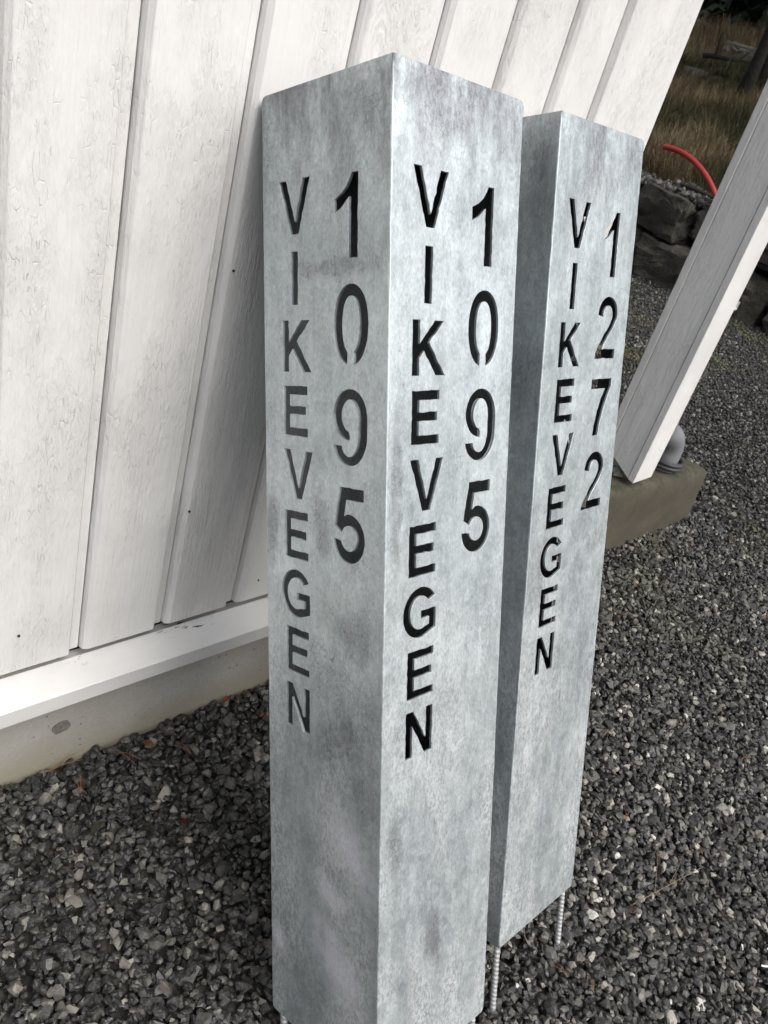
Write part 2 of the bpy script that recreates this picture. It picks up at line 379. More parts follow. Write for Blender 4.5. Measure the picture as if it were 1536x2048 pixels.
# ------------------------------------------------------------------ white garage (building)
garage = empty('white_garage', (0, 0, 0))
tag(garage, 'white building wall of vertical painted boards on a concrete foundation, with open bay post', 'building')
GX = [.1352, .2858, .4335, .5834, .7317, .8748, 1.0052]
GX = [.1352-.1495*k for k in range(17, 0, -1)]+GX
XE = 1.213; ZB = .2585; ZT = 2.62; D = .0145
for i, xj in enumerate(GX):
    last = i == len(GX)-1
    xn = XE if last else GX[i+1]
    a, b = xj+.0024, xn
    jd = random.uniform(-.0008, .0008)
    if last:
        prof = [(a, .032), (a, D), (a+.0045, .0015), (a+.007, 0), (b-.003, 0), (b, .003), (b, .022), (b, .032)]
    else:
        prof = [(a, .032), (a, D), (a+.0022, .0065+jd), (a+.0078, .0006+jd), (a+.0092, jd), (b-.022, jd), (b-.0195, .0025+jd), (b-.0190, D), (b, D), (b, .032)]
    bm = bmesh.new(); prism(bm, prof, 'z', ZB+random.uniform(-.0015, .0015), ZT)
    # bevelled lower end
    zmin = min(v.co.z for v in bm.verts)
    for v in bm.verts:
        if v.co.z < zmin+1e-4 and v.co.y < .004: v.co.z += .0035
    link('wall_board', bm_mesh('wall_board', bm, PAINT), garage)
bm = bmesh.new(); box(bm, GX[0], XE-.025, .034, .14, .2, ZT); link('wall_core', bm_mesh('wall_core', bm, DARKGAP), garage)
bm = bmesh.new(); box(bm, XE-.022, XE-.0005, .033, .165, .25, ZT, .0015); link('corner_board', bm_mesh('corner_board', bm, PAINT), garage)
bm = bmesh.new(); prism(bm, [(.031, .236), (.007, .236), (.005, .2475), (-.0425, .2255), (-.045, .2235), (-.045, .1945), (-.042, .1925), (.031, .1925)], 'x', GX[0], XE-.01)
link('drip_board', bm_mesh('drip_board', bm, DRIP), garage)
bm = bmesh.new(); box(bm, GX[0], XE+.02, .002, .2, -.4, .1935); fo = link('foundation', bm_mesh('foundation', bm, CONC), garage)
bm = bmesh.new()
bmesh.ops.create_circle(bm, cap_ends=True, segments=26, radius=.0165)
for v in bm.verts:
    kk = .95+.14*noise.noise(v.co*90+Vector((4, 2, 9)))
    v.co = Vector((.113+v.co.x*kk, -.0005, .093+v.co.y*kk*.85))
ext = bmesh.ops.extrude_face_region(bm, geom=bm.faces[:])
for v in ext['geom']:
    if isinstance(v, bmesh.types.BMVert): v.co.y += .004
plug = link('tie_hole_plug', bm_mesh('tie_hole_plug', bm, mat_plain('rough_mortar', (.21, .195, .175), .9, 0, .5, 210, 1, .006)), fo)
# nail heads on the boards
for (x, z, rr) in [(.032, .332, .0024), (.297, .500, .0022), (.477, .305, .0022), (.302, .900, .002), (.63, 1.62, .002), (-.12, 1.1, .0022)]:
    bm = bmesh.new(); bmesh.ops.create_cone(bm, cap_ends=True, segments=10, radius1=rr, radius2=rr*.8, depth=.002, matrix=Matrix.Translation((x, -.0008, z)) @ Matrix.Rotation(R_(90), 4, 'X'))
    link('nail', bm_mesh('nail', bm, NAIL), garage)
# threshold footing of the open bay
def lumpy(bm, amp, fr, seed):
    for v in bm.verts:
        n = noise.noise_vector(v.co*fr+Vector((seed, seed, seed))); v.co += n*amp
bm = bmesh.new()
nx = 46
top = lambda x: .247-(x-1.78)*.068 if x > 1.78 else .247
sec = [(.24, -.3), (.24, .0), (.24, .2), (.16, .235), (.10, .244), (.05, .248), (.02, .247), (.005, .238), (0, .215), (-.002, .15), (-.004, .08), (-.008, .02), (-.01, -.06), (-.01, -.3)]
rows = []
for i in range(nx+1):
    x = XE+.022+(2.47-XE-.022)*i/nx
    rows.append([bm.verts.new((x, y, z+(top(x)-.247 if z > .1 else 0))) for y, z in sec])
for A, B in zip(rows, rows[1:]):
    for k in range(len(sec)-1): bm.faces.new((A[k], A[k+1], B[k+1], B[k]))
bm.faces.new(rows[0]); bm.faces.new(rows[-1][::-1])
bmesh.ops.subdivide_edges(bm, edges=[e for e in bm.edges if e.calc_length() > .04 and e.calc_length() < .11], cuts=1, use_grid_fill=True)
for v in bm.verts:
    if v.co.x > XE+.05:
        n = noise.noise_vector(v.co*14); v.co += n*.006; n = noise.noise_vector(v.co*45); v.co += n*.0025
me = bm_mesh('footing', bm, MOSSY); smooth_angle(me, 50)
link('footing', me, garage)
bm = bmesh.new()      # crumbled concrete spill at the foot
for k in range(2):
    pts = [Vector((2.24+.09*k+random.gauss(0, .05), -.012+random.gauss(0, .014), -.006+random.gauss(0, .008))) for _ in range(16)]
    b2 = bmesh.new()
    for p in pts: b2.verts.new(p)
    bmesh.ops.convex_hull(b2, input=b2.verts[:]); b2.verts.ensure_lookup_table()
    for v in [v for v in b2.verts if not v.link_faces]: b2.verts.remove(v)
    tm = bpy.data.meshes.new('t'); b2.to_mesh(tm); b2.free(); bm.from_mesh(tm)
link('footing_spill', bm_mesh('footing_spill', bm, MOSSY), garage)
# the post of the open bay
post = empty('post', (1.94, .07, .258)); post.parent = garage
def loc(o): o.matrix_parent_inverse = Matrix.Translation(-post.location); return o
def postpart(name, bm, mat=PAINT): return loc(link(name, bm_mesh(name, bm, mat), post))
bm = bmesh.new(); box(bm, 1.887, 1.997, -.001, .0205, .262, ZT, .002)
for v in bm.verts:
    if v.co.z < .3: v.co.z += (v.co.x-1.887)*.04 - (.004 if v.co.y < .01 else 0)
postpart('front_board', bm)
bm = bmesh.new(); box(bm, 1.8895, 1.99, .0225, .1195, .262, ZT, .0012)
for v in bm.verts:
    if v.co.z < .3: v.co.z += (v.co.y-.02)*.5
postpart('side_board', bm)
bm = bmesh.new(); box(bm, 1.887, 1.997, .1215, .1445, .31, ZT, .002); postpart('back_board', bm)
# rubble under the post
bm = bmesh.new()
for k in range(7):
    b2 = bmesh.new(); c = Vector((1.9+random.uniform(-.005, .06), random.uniform(.02, .13), .252))
    for _ in range(10): b2.verts.new(c+Vector([random.gauss(0, .008) for _ in range(3)]))
    bmesh.ops.convex_hull(b2, input=b2.verts[:])
    for v in [v for v in b2.verts if not v.link_faces]: b2.verts.remove(v)
    tm = bpy.data.meshes.new('t'); b2.to_mesh(tm); b2.free(); bm.from_mesh(tm)
tag(link('packing_shims', bm_mesh('packing_shims', bm, mat_plain('pale_mortar', (.3, .29, .28), .9)), garage))
# beam and roof over the bay, as the post implies
bm = bmesh.new(); box(bm, GX[0], 2.05, .0, .145, ZT+.002, ZT+.22, .003); link('beam', bm_mesh('beam', bm, PAINT), garage)
bm = bmesh.new(); box(bm, GX[0]-.1, 2.3, -.12, 3.6, ZT+.222, ZT+.34); link('roof', bm_mesh('roof', bm, ROOFM), garage)
bm = bmesh.new(); box(bm, GX[0], XE-.03, .14, 3.4, -.3, .2); link('floor_slab', bm_mesh('floor_slab', bm, CONC), garage)
# ------------------------------------------------------------------ drainpipe
dp = empty('drainpipe', (2.2, .03, .24)); tag(dp, 'grey drainpipe with curved elbow behind the white post, standing in a ringed socket', 'drainpipe')
def dpart(name, bm, mat, par=None, sm=True):
    me = bm_mesh(name, bm, mat); 
    if sm: smooth_angle(me, 40)
    o = link(name, me, par or dp); o.matrix_parent_inverse = Matrix.Translation(-dp.location) if par is None else Matrix.Identity(4); return o
PX, PY = 2.108, .085
bm = bmesh.new(); tube(bm, [(PX, PY, .43), (PX, PY, ZT+.1)], .0365, 24); dpart('pipe', bm, PIPE)
bm = bmesh.new()
path = [(PX, PY, .455), (PX, PY, .43)]
for k in range(1, 8):
    a = k/7*R_(62); path.append((PX+.075*(1-math.cos(a)), PY-.012*(1-math.cos(a)), .43-.075*math.sin(a)))
lx, ly, lz = path[-1]
path.append((lx+.035, ly-.005, lz-.019))
lx, ly, lz = path[-1]
for k in range(1, 8):
    a = R_(62)*(1-k/7); path.append((lx+.075*(math.cos(a)-math.cos(R_(62))), ly-.004*k/7, lz-.075*(math.sin(R_(62))-math.sin(a))))
lx, ly, lz = path[-1]; path.append((lx, ly, .2))
tube(bm, path, .0405, 24); dpart('elbow', bm, PIPE)
for z in (.2435, .258):
    bm = bmesh.new()
    ring = [(lx+.058*math.cos(a), ly+.058*math.sin(a), z+.006*math.cos(a)*0) for a in np.linspace(0, 2*math.pi, 33)]
    tube(bm, ring, .0075, 8, False); dpart('socket_ring', bm, GASKET)
bm = bmesh.new(); bmesh.ops.create_cone(bm, cap_ends=True, segments=24, radius1=.056, radius2=.056, depth=.02, matrix=Matrix.Translation((lx, ly, .242))); dpart('socket', bm, GASKET)
bm = bmesh.new(); tube(bm, [(PX+.04*math.cos(a), PY+.04*math.sin(a), .80) for a in np.linspace(0, 2*math.pi, 25)], .006, 6, False); 
box(bm, PX+.04, PX+.075, PY-.02, PY+.005, .788, .812, .002); dpart('clamp', bm, REBAR)

# ------------------------------------------------------------------ galvanised address pillars
W, H, TH = .2294, 1.2939, .0040
def arc(cx, cz, rx, rz, a0, a1, n=12, p=2.0):
    out = []
    for k in range(n+1):
        a = R_(a0+(a1-a0)*k/n); c, s = math.cos(a), math.sin(a)
        out.append((cx+rx*math.copysign(abs(c)**(2/p), c), cz+rz*math.copysign(abs(s)**(2/p), s)))
    return out
GL = {   # millimetres in the letter's own box: letters 0-58 wide, 63 tall; digits 0-60 wide, 92 tall
 'V': [(0, 63), (13, 63), (29.5, 14), (45, 63), (58, 63), (36.5, 0), (22.5, 0)],
 'I': [(0, 0), (13, 0), (13, 63), (0, 63)],
 'K': [(0, 0), (12.5, 0), (12.5, 20), (20, 28.5), (41, 0), (57, 0), (28.5, 38), (53.5, 63), (37.5, 63), (12.5, 36.5), (12.5, 63), (0, 63)],
 'E': [(0, 0), (48, 0), (48, 10.5), (12.5, 10.5), (12.5, 27.5), (44, 27.5), (44, 38), (12.5, 38), (12.5, 52.5), (47, 52.5), (47, 63), (0, 63)],
 'N': [(0, 0), (12, 0), (12, 43), (36, 0), (49, 0), (49, 63), (37, 63), (37, 21), (13, 63), (0, 63)],
 'G': arc(31, 32, 31, 32.5, 35, 292, 22)+[(59, 8), (59, 34), (32, 34), (32, 24), (47, 24), (47, 14)]+arc(31, 32, 18.5, 21.5, 296, 40, 18),
 '1': [(25, 0), (40, 0), (40, 92), (29, 92)]+[(26, 86), (20, 78), (11, 71), (0, 66)]+[(0, 51), (13, 57), (25, 67)],
 '0': arc(29.5, 46, 29.5, 46, -80, 260, 34, 2.15)+arc(29.5, 46, 14.8, 33, 250, -70, 30, 2.15),
 '9': [(0, 24)]+arc(29, 28, 29, 28, 190, 270, 8)+arc(29, 40, 31, 40, 270, 360, 10, 2.1)+arc(29.5, 55, 30.5, 37, 0, 180, 18, 2.05)+arc(29.5, 61, 30, 31, 180, 270, 9)+[(29.5, 42)]+arc(29.5, 62, 14.5, 20.5, 270, 180, 9)+arc(29.5, 57, 14.5, 22, 180, 0, 16)+arc(29, 40, 15, 28.5, 0, -90, 8)+arc(29, 26, 13.5, 14.5, 270, 188, 8),
 '5': [(12, 92), (54, 92), (54, 77), (23.5, 77), (20, 56)]+arc(29, 29, 28, 30.5, 98, -90, 22)+arc(29, 29, 29, 30.5, 270, 185, 9)+[(14.5, 25)]+arc(29, 29, 14.5, 15.5, 195, 360, 14)+arc(29, 30, 14.5, 15.5, 0, 160, 12)+[(3, 43)],
 '2': [(0, 0), (60, 0), (60, 14), (21, 14)]+[(26, 22), (36, 33), (46, 43), (54, 54)]+arc(30.5, 65, 28.5, 27, -10, 180, 18)+[(17, 62)]+arc(30.5, 65, 13.5, 14, 180, -20, 14)+[(39, 52), (31, 43), (19, 31), (8, 18), (2, 8)],
 '7': [(15, 0), (31, 0), (35, 22), (43, 44), (52, 62), (60, 76), (60, 88), (0, 88), (0, 73), (42, 73), (32, 58), (23, 38), (17, 16)],
}
LET_Z = [1127, 1043.5, 961.5, 881, 800, 720, 640, 560.5, 480.5]
LET_X = [35, 57, 39, 40.5, 40, 41, 33, 42.5, 42]
DIG_Z = [1092.5, 972, 853, 734.5]
def text_contours(digits):
    out = []
    for ch, x, z in zip('VIKEVEGEN', LET_X, LET_Z): out.append([((x+a)/1000, (z+b)/1000) for a, b in GL[ch]])
    for ch, z in zip(digits, DIG_Z):
        out.append([((137.5+a)/1000, (z+b)/1000) for a, b in GL[ch]])
    return out
def rough_contour(c, seed):
    """torch-cut outline: subdivide the long edges and wobble them a little"""
    out = []; n = len(c); rr = random.Random(seed)
    for i in range(n):
        (x0, y0), (x1, y1) = c[i], c[(i+1) % n]; L = math.hypot(x1-x0, y1-y0); m = max(1, int(L/.006))
        for k in range(m):
            t = k/m; am = .00035 if k else .0001
            out.append((x0+(x1-x0)*t+rr.gauss(0, am), y0+(y1-y0)*t+rr.gauss(0, am)))
    return out
def panel_mesh(name, holes, r0, r1, mat=None):
    """plate in local XZ (x along the face, z up), 4 mm thick, outer face at y = 0; r0/r1 = corner radius of its two ends"""
    def corner(cx, cz, r, a0): return [(cx+r*math.cos(R_(a0+90*k/6)), cz+r*math.sin(R_(a0+90*k/6))) for k in range(7)] if r else None
    g = .0016
    out = []
    out += corner(g+r0, r0, r0, 180) if r0 else [(g, 0)]
    out += corner(W-g-r1, r1, r1, 270) if r1 else [(W-g, 0)]
    out += corner(W-g-r1, H-r1, r1, 0) if r1 else [(W-g, H)]
    out += corner(g+r0, H-r0, r0, 90) if r0 else [(g, H)]
    cu = bpy.data.curves.new('c', 'CURVE'); cu.dimensions = '2D'; cu.fill_mode = 'BOTH'; cu.extrude = TH/2-.0004; cu.bevel_depth = .0004; cu.bevel_resolution = 0; cu.offset = -.0004
    for i, c in enumerate([out]+[rough_contour(h, k) for k, h in enumerate(holes)]):
        sp = cu.splines.new('POLY'); sp.points.add(len(c)-1); sp.use_cyclic_u = True
        for p, (a, b) in zip(sp.points, c): p.co = (a, b, 0, 1)
    tmp = bpy.data.objects.new('tmp', cu); COL.objects.link(tmp)
    dg = bpy.context.evaluated_depsgraph_get(); dg.update()
    me = bpy.data.meshes.new_from_object(tmp.evaluated_get(dg)); bpy.data.objects.remove(tmp); bpy.data.curves.remove(cu)
    # curve XY -> panel XZ ; thickness behind the face
    for v in me.vertices: v.co = Vector((v.co.x, TH/2 - v.co.z, v.co.y))
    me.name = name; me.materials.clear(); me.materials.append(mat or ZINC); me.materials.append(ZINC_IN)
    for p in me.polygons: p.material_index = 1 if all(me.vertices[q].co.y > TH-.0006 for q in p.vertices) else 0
    smooth_angle(me, 30)
    return me
def rebar_mesh(L):
    bm = bmesh.new(); n = 200
    tube(bm, [(0, 0, -L+L*1.25*k/n) for k in range(n+1)], .0050, 14)
    for v in bm.verts:
        a = math.atan2(v.co.y, v.co.x); ph = (v.co.z/.0088+a/math.pi*.5)
        h = .5+.5*math.sin(ph*2*math.pi)
        lobe = .0008*h
        rr = math.hypot(v.co.x, v.co.y); s = (rr+lobe)/max(rr, 1e-6); v.co.x *= s; v.co.y *= s
    me = bm_mesh('rebar_pin', bm, REBAR); me.shade_smooth(); return me
def pillar(Rm, T, faces, digits, label, mats_of={}):
    root = empty('address_pillar'); root.matrix_world = Matrix.Translation(T) @ Matrix(Rm).to_4x4()
    tag(root, label, 'address pillar', 'galvanised address pillars leaning on the wall')
    # front: x from near corner ; left: seen from -x, runs from the back edge to the near corner
    mats = {'front': Matrix.Identity(4),
            'left': Matrix.Translation((0, W, 0)) @ Matrix.Rotation(R_(-90), 4, 'Z'),
            'right': Matrix.Translation((W, 0, 0)) @ Matrix.Rotation(R_(90), 4, 'Z'),
            'back': Matrix.Translation((W, W, 0)) @ Matrix.Rotation(R_(180), 4, 'Z')}
    rad = {'front': (0, .0065), 'left': (.0065, 0), 'right': (.0065, .0065), 'back': (.0065, .0065)}
    for k, m in mats.items():
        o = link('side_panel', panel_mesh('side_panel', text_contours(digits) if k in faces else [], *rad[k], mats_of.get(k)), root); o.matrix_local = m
        if k in faces: o['label'] = 'panel cut through with VIKEVEGEN and %s' % digits
    for (u, v, full) in ((0, 0, 1), (W, 0, 0), (0, W, 0), (W, W, 0)):
        bm = bmesh.new(); e = 0 if full else .0062; n = 90
        c = Vector((u+(.0022 if u == 0 else -.0022), v+(.0022 if v == 0 else -.0022), 0))
        tube(bm, [c+Vector((random.gauss(0, .00012), random.gauss(0, .00012), e+(H-2*e)*i/n)) for i in range(n+1)], .0023, 10, rfun=lambda t: .0023+.00018*noise.noise((t*140, u*9, v*9)))
        me = bm_mesh('weld_bead', bm, ZINC); me.shade_smooth(); link('weld_bead', me, root)
    bm = bmesh.new(); box(bm, .005, W-.005, .005, W-.005, H-.008, H-.004); link('top_plate', bm_mesh('top_plate', bm, ZINC), root)
    rm = rebar_mesh(.155)
    for (u, v) in ((.055, .055), (.945, .055), (.055, .945), (.945, .945)):
        o = link('rebar_pin', rm, root); o.location = (u*W, v*W, 0); o.rotation_euler.z = random.uniform(0, 6)
    # zinc dripped into the cuts
    return root
R1 = [[0.998213, -0.007234, 0.059315], [-0.017626, 0.912833, 0.407953], [-0.057095, -0.408269, 0.911074]]
R2 = [[0.998818, -0.029265, 0.038801], [0.012901, 0.929393, 0.368866], [-0.046857, -0.367929, 0.928672]]
pillar(R1, (0.219273, -0.743297, 0.036791), ('front', 'left'), '1095', 'grey galvanised steel pillar cut with VIKEVEGEN 1095, standing in front', {'left': ZINC_A, 'front': ZINC_B})
pillar(R2, (0.561962, -0.692267, 0.001121), ('front', 'right'), '1272', 'grey galvanised steel pillar cut with VIKEVEGEN 1272, behind the other one')

# ------------------------------------------------------------------ scatter (geometry nodes over explicit points)
def hull_mesh(name, n, sx, sy, sz, mat, seed):
    rr = random.Random(seed); bm = bmesh.new()
    for _ in range(n):
        v = Vector((rr.gauss(0, 1), rr.gauss(0, 1), rr.gauss(0, 1))).normalized()*rr.uniform(.82, 1.0)
        bm.verts.new((v.x*sx, v.y*sy, v.z*sz))
    bmesh.ops.convex_hull(bm, input=bm.verts[:])
    for v in [v for v in bm.verts if not v.link_faces]: bm.verts.remove(v)
    return bm_mesh(name, bm, mat)
def scatter(name, pts, rots, scs, idx, attrs, meshes, kind='stuff'):
    me = bpy.data.meshes.new(name); me.from_pydata([tuple(p) for p in pts], [], [])
    def put(nm, typ, arr, key):
        a = me.attributes.new(nm, typ, 'POINT'); a.data.foreach_set(key, np.asarray(arr, np.float32 if typ != 'INT' else np.int32).ravel())
    put('rot', 'FLOAT_VECTOR', rots, 'vector'); put('scl', 'FLOAT_VECTOR', scs, 'vector'); put('idx', 'INT', idx, 'value')
    for k, v in attrs.items(): put(k, 'FLOAT', v, 'value')
    for m in meshes[0].materials: me.materials.append(m)
    src = bpy.data.collections.new(name+'_kinds')
    for i, m in enumerate(meshes):
        so = bpy.data.objects.new('%s_kind_%02d' % (name, i), m); src.objects.link(so)
    g = bpy.data.node_groups.new(name, 'GeometryNodeTree')
    g.interface.new_socket('Geometry', in_out='INPUT', socket_type='NodeSocketGeometry'); g.interface.new_socket('Geometry', in_out='OUTPUT', socket_type='NodeSocketGeometry')
    N = g.nodes.new; gi = N('NodeGroupInput'); go = N('NodeGroupOutput'); ip = N('GeometryNodeInstanceOnPoints')
    ci = N('GeometryNodeCollectionInfo'); ci.inputs['Collection'].default_value = src; ci.inputs['Separate Children'].default_value = True; ci.inputs['Reset Children'].default_value = True
    def na(nm, t):
        n = N('GeometryNodeInputNamedAttribute'); n.data_type = t; n.inputs['Name'].default_value = nm; return n.outputs['Attribute']
    g.links.new(gi.outputs[0], ip.inputs['Points']); g.links.new(ci.outputs[0], ip.inputs['Instance']); ip.inputs['Pick Instance'].default_value = True
    g.links.new(na('idx', 'INT'), ip.inputs['Instance Index'])
    er = N('FunctionNodeEulerToRotation'); g.links.new(na('rot', 'FLOAT_VECTOR'), er.inputs[0]); g.links.new(er.outputs[0], ip.inputs['Rotation'])
    g.links.new(na('scl', 'FLOAT_VECTOR'), ip.inputs['Scale']); g.links.new(ip.outputs[0], go.inputs[0])
    o = link(name, me); md = o.modifiers.new('scatter', 'NODES'); md.node_group = g
    return tag(o, kind=kind)

STONES = [hull_mesh('stone', random.choice((13, 16, 20, 24)), 1, random.uniform(.6, .9), random.uniform(.45, .75), GRAVEL, 100+i) for i in range(22)]
def pnoise(P, s, off): return np.array([noise.noise((p[0]*s+off, p[1]*s, off)) for p in P])
def gravel_points():
    P = []
    def region(x0, x1, y0, y1, st, jit, smin, smax, layers, dens2, cond=None):
        for L in range(layers):
            nxs = np.arange(x0, x1, st); nys = np.arange(y0, y1, st)
            X, Y = np.meshgrid(nxs, nys); X = X.ravel()+rng.uniform(-jit, jit, X.size)*st; Y = Y.ravel()+rng.uniform(-jit, jit, Y.size)*st
            if L: k = rng.random(X.size) < dens2; X, Y = X[k], Y[k]
            S = np.exp(rng.normal(0, .27, X.size))*(smin+smax)/4
            S = np.clip(S, smin*.35, smax*.75)
            for x, y, s in zip(X, Y, S):
                if cond and not cond(x, y): continue
                P.append((x, y, gz(x, y)+(s*.22+.003*L if L else -s*.1)+rng.normal(0, .0015), s))
    wall = lambda x, y: not (y > -.004 and x < 2.48 and (x < XE+.02 or y < .25)) and not (x < XE and y > -.004)
    region(-1.0, 2.6, -1.9, 0.0, .0128, .6, .0135, .0275, 2, .65, wall)
    region(XE+.02, 2.6, .24, 2.2, .017, .6, .012, .022, 1, 0, wall)
    region(2.6, 4.4, -1.5, 2.4, .0185, .6, .014, .026, 2, .25, wall)
    region(4.4, 6.5, -.4, 3.6, .026, .6, .016, .030, 1, 0)
    return np.array(P)
G = gravel_points(); n = len(G)
far = np.clip((G[:, 0]-1.4)/2.2, 0, 1)
mossn = pnoise(G, 1.7, 3.3)+.45*pnoise(G, 6, 7.7)
moss = np.clip((mossn-.22)*3.2, 0, 1)*far
tone = np.clip(rng.beta(1.0, 1.7, n)*.98 + (rng.random(n) < .05)*.35*(1-far) - .08*far, 0, 1)
shadewall = np.exp(-np.abs(G[:, 1])/.35)
near_left = (G[:, 0] < .6)
tone = np.where(near_left, tone*.86, tone)
wet = np.clip(rng.normal(.45, .25, n)+near_left*.2, 0, 1)
rots = rng.uniform(0, 2*math.pi, (n, 3)); rots[:, 0] = rng.normal(0, .55, n); rots[:, 1] = rng.normal(0, .55, n)
sc = np.repeat(G[:, 3:4], 3, 1)*rng.uniform(.75, 1.25, (n, 3))
o = scatter('gravel', G[:, :3], rots, sc, rng.integers(0, len(STONES), n), {'tone': tone, 'wet': wet, 'moss': moss}, STONES)
tag(o, 'dark wet crushed gravel with scattered pale stones covering the yard', 'gravel')

# ------------------------------------------------------------------ retaining wall of boulders
def boulder_mesh(seed, sx, sy, sz, rough=.10, cuts=2):
    """quarried block: hull of a few points near the faces of a box, then broken up with noise"""
    rr = random.Random(seed*977+5); bm = bmesh.new()
    for _ in range(26):
        v = [rr.uniform(-1, 1) for _ in range(3)]; k = rr.randrange(3); v[k] = math.copysign(rr.uniform(.86, 1.0), v[k])
        bm.verts.new(v)
    for sgn in [(a, b, c) for a in (-1, 1) for b in (-1, 1) for c in (-1, 1)]:
        f = rr.uniform(.72, .96); bm.verts.new([q*f for q in sgn])
    bmesh.ops.convex_hull(bm, input=bm.verts[:])
    for v in [v for v in bm.verts if not v.link_faces]: bm.verts.remove(v)
    for _ in range(cuts):
        bmesh.ops.triangulate(bm, faces=bm.faces[:]); bmesh.ops.subdivide_edges(bm, edges=[e for e in bm.edges if e.calc_length() > .25], cuts=1, use_grid_fill=True)
    bmesh.ops.triangulate(bm, faces=bm.faces[:])
    off = Vector((seed*3.7, seed*1.3, seed*5.1))
    for v in bm.verts:
        q = v.co.copy(); d = q.normalized()
        q += d*(rough*.9*noise.noise(q*1.3+off)+rough*.6*noise.noise(q*3.7+off)+rough*.35*noise.noise(q*9+off))
        v.co = Vector((q.x*sx, q.y*sy, q.z*sz))
    me = bm_mesh('boulder', bm, ROCK); smooth_angle(me, 24); return me
rw = empty('retaining_wall', (6.4, 2, -.05)); tag(rw, 'low dry stone wall of big dark boulders at the foot of the hillside', 'stone wall')
BM_ = [boulder_mesh(i, .5, .5, .5, .2, 3) for i in range(9)]
for row, (z0, hh) in enumerate(((-.12, .46), (.34, .34))):
    y = -4.0 + .3*row
    while y < 7.5:
        wd = random.uniform(.40, .80)
        o = link('boulder', random.choice(BM_), rw)
        o.location = Vector((6.40+.08*row+random.uniform(-.05, .05), y+wd/2, z0+hh/2+random.uniform(-.02, .02)))-Vector((6.4, 2, -.05))
        o.scale = (.5, wd*.99, hh*random.uniform(.95, 1.06)); o.rotation_euler = (random.uniform(-.07, .07), random.uniform(-.06, .06), random.uniform(-.12, .12))
        y += wd*random.uniform(.97, 1.02)
bm = bmesh.new()
prism(bm, [(-4.5, -.4), (8, -.4), (8, .60), (-4.5, .60)], 'x', 6.45, 6.75)
link('earth_backing', bm_mesh('earth_backing', bm, HILL), rw)
# crushed rock strip on top of the wall
P = np.array([(x, y, hz(x, y)*.0+.655+random.uniform(0, .05)+max(0, x-6.5)*.25) for x, y in [(random.uniform(6.3, 6.72), random.uniform(-2.5, 7.0)) for _ in range(5600)]])
n = len(P); s = rng.uniform(.018, .042, n)
o = scatter('rock_chippings', P, rng.uniform(0, 6.28, (n, 3)), np.repeat(s[:, None], 3, 1), rng.integers(0, len(STONES), n), {'tone': rng.uniform(.45, .80, n), 'wet': rng.uniform(0, .5, n), 'moss': np.zeros(n)}, STONES)
tag(o, 'blue grey stone chippings along the top of the boulder wall', 'chippings')
# red pipe and black hose
def bez(p, n=24):
    p = [Vector(q) for q in p]; out = []
    for i in range(n+1):
        t = i/n; a = p[0].lerp(p[1], t); b = p[1].lerp(p[2], t); c = p[2].lerp(p[3], t); out.append(a.lerp(b, t).lerp(b.lerp(c, t), t))
    return out
bm = bmesh.new(); tube(bm, bez([(6.35, 2.86, .962), (6.35, 2.62, 1.00), (6.33, 2.36, .90), (6.30, 2.12, .64)]), .022, 14)
me = bm_mesh('plastic_pipe', bm, RED); smooth_angle(me, 40); tag(link('plastic_pipe', me), 'red plastic pipe arching up out of the bank behind the boulder wall', 'pipe')
bm = bmesh.new(); tube(bm, bez([(6.55, 2.68, .735), (6.5, 2.5, .745), (6.42, 2.3, .73), (6.3, 1.6, .70)]), .017, 10)
me = bm_mesh('hose', bm, BLACKPIPE); smooth_angle(me, 40); tag(link('hose', me), 'dark brown hose lying along the top of the boulder wall', 'hose')

# ------------------------------------------------------------------ hillside: grass, rocks, branch, trees
def tuft(seed, nb, h, spread, wd):
    rr = random.Random(seed); bm = bmesh.new()
    for _ in range(nb):
        a = rr.uniform(0, 6.28); r0 = rr.uniform(0, spread*.35); base = Vector((r0*math.cos(a), r0*math.sin(a), -.03))
        hh = h*rr.uniform(.5, 1.1); lean = rr.uniform(.1, 1.0)*spread; da = a+rr.gauss(0, .8)
        d = Vector((math.cos(da), math.sin(da), 0)); sd_ = Vector((-d.y, d.x, 0))*wd*.5
        prev = None
        for k in range(4):
            t = k/3; c = base+d*lean*t*t+Vector((0, 0, hh*(t-.28*t*t*lean/spread)))
            w_ = sd_*(1-t*.92); pr = (bm.verts.new(c-w_), bm.verts.new(c+w_))
            if prev: bm.faces.new((prev[0], prev[1], pr[1], pr[0]))
            prev = pr
    me = bpy.data.meshes.new('grass_tuft'); bm.to_mesh(me); bm.free(); me.materials.append(GRASS); return me
TUFTS = [tuft(i, 16, random.uniform(.16, .34), random.uniform(.12, .25), .007) for i in range(6)]+[tuft(20+i, 22, .07, .10, .012) for i in range(3)]
pts = []; tones = []; scs = []; ids = []
for _ in range(30000):
    x = 6.6+random.random()**1.3*9.5; y = random.choice((random.uniform(-.6, 3.2), random.uniform(-2.5, 7.5)))+(x-6.5)*random.uniform(.1, .75)
    f = noise.noise((x*.55, y*.55, 11)); f2 = noise.noise((x*1.6, y*1.6, 17))
    low = f < -.02
    pts.append((x, y, hz(x, y)))
    tones.append(min(1, max(0, (.10 if low else .62)+.35*f2+random.gauss(0, .12))))
    ids.append(random.randrange(6, 9) if (low and random.random() < .75) else random.randrange(0, 6))
    s_ = random.uniform(.6, 1.15)*(1+.3*f); scs.append((s_, s_, s_*random.uniform(.7, 1.2)))
n = len(pts)
o = scatter('grass', pts, np.c_[rng.normal(0, .15, n), rng.normal(0, .15, n), rng.uniform(0, 6.28, n)], scs, ids, {'tone': tones}, TUFTS)
tag(o, 'dry brown grass and moss tufts over the wooded slope', 'grass')
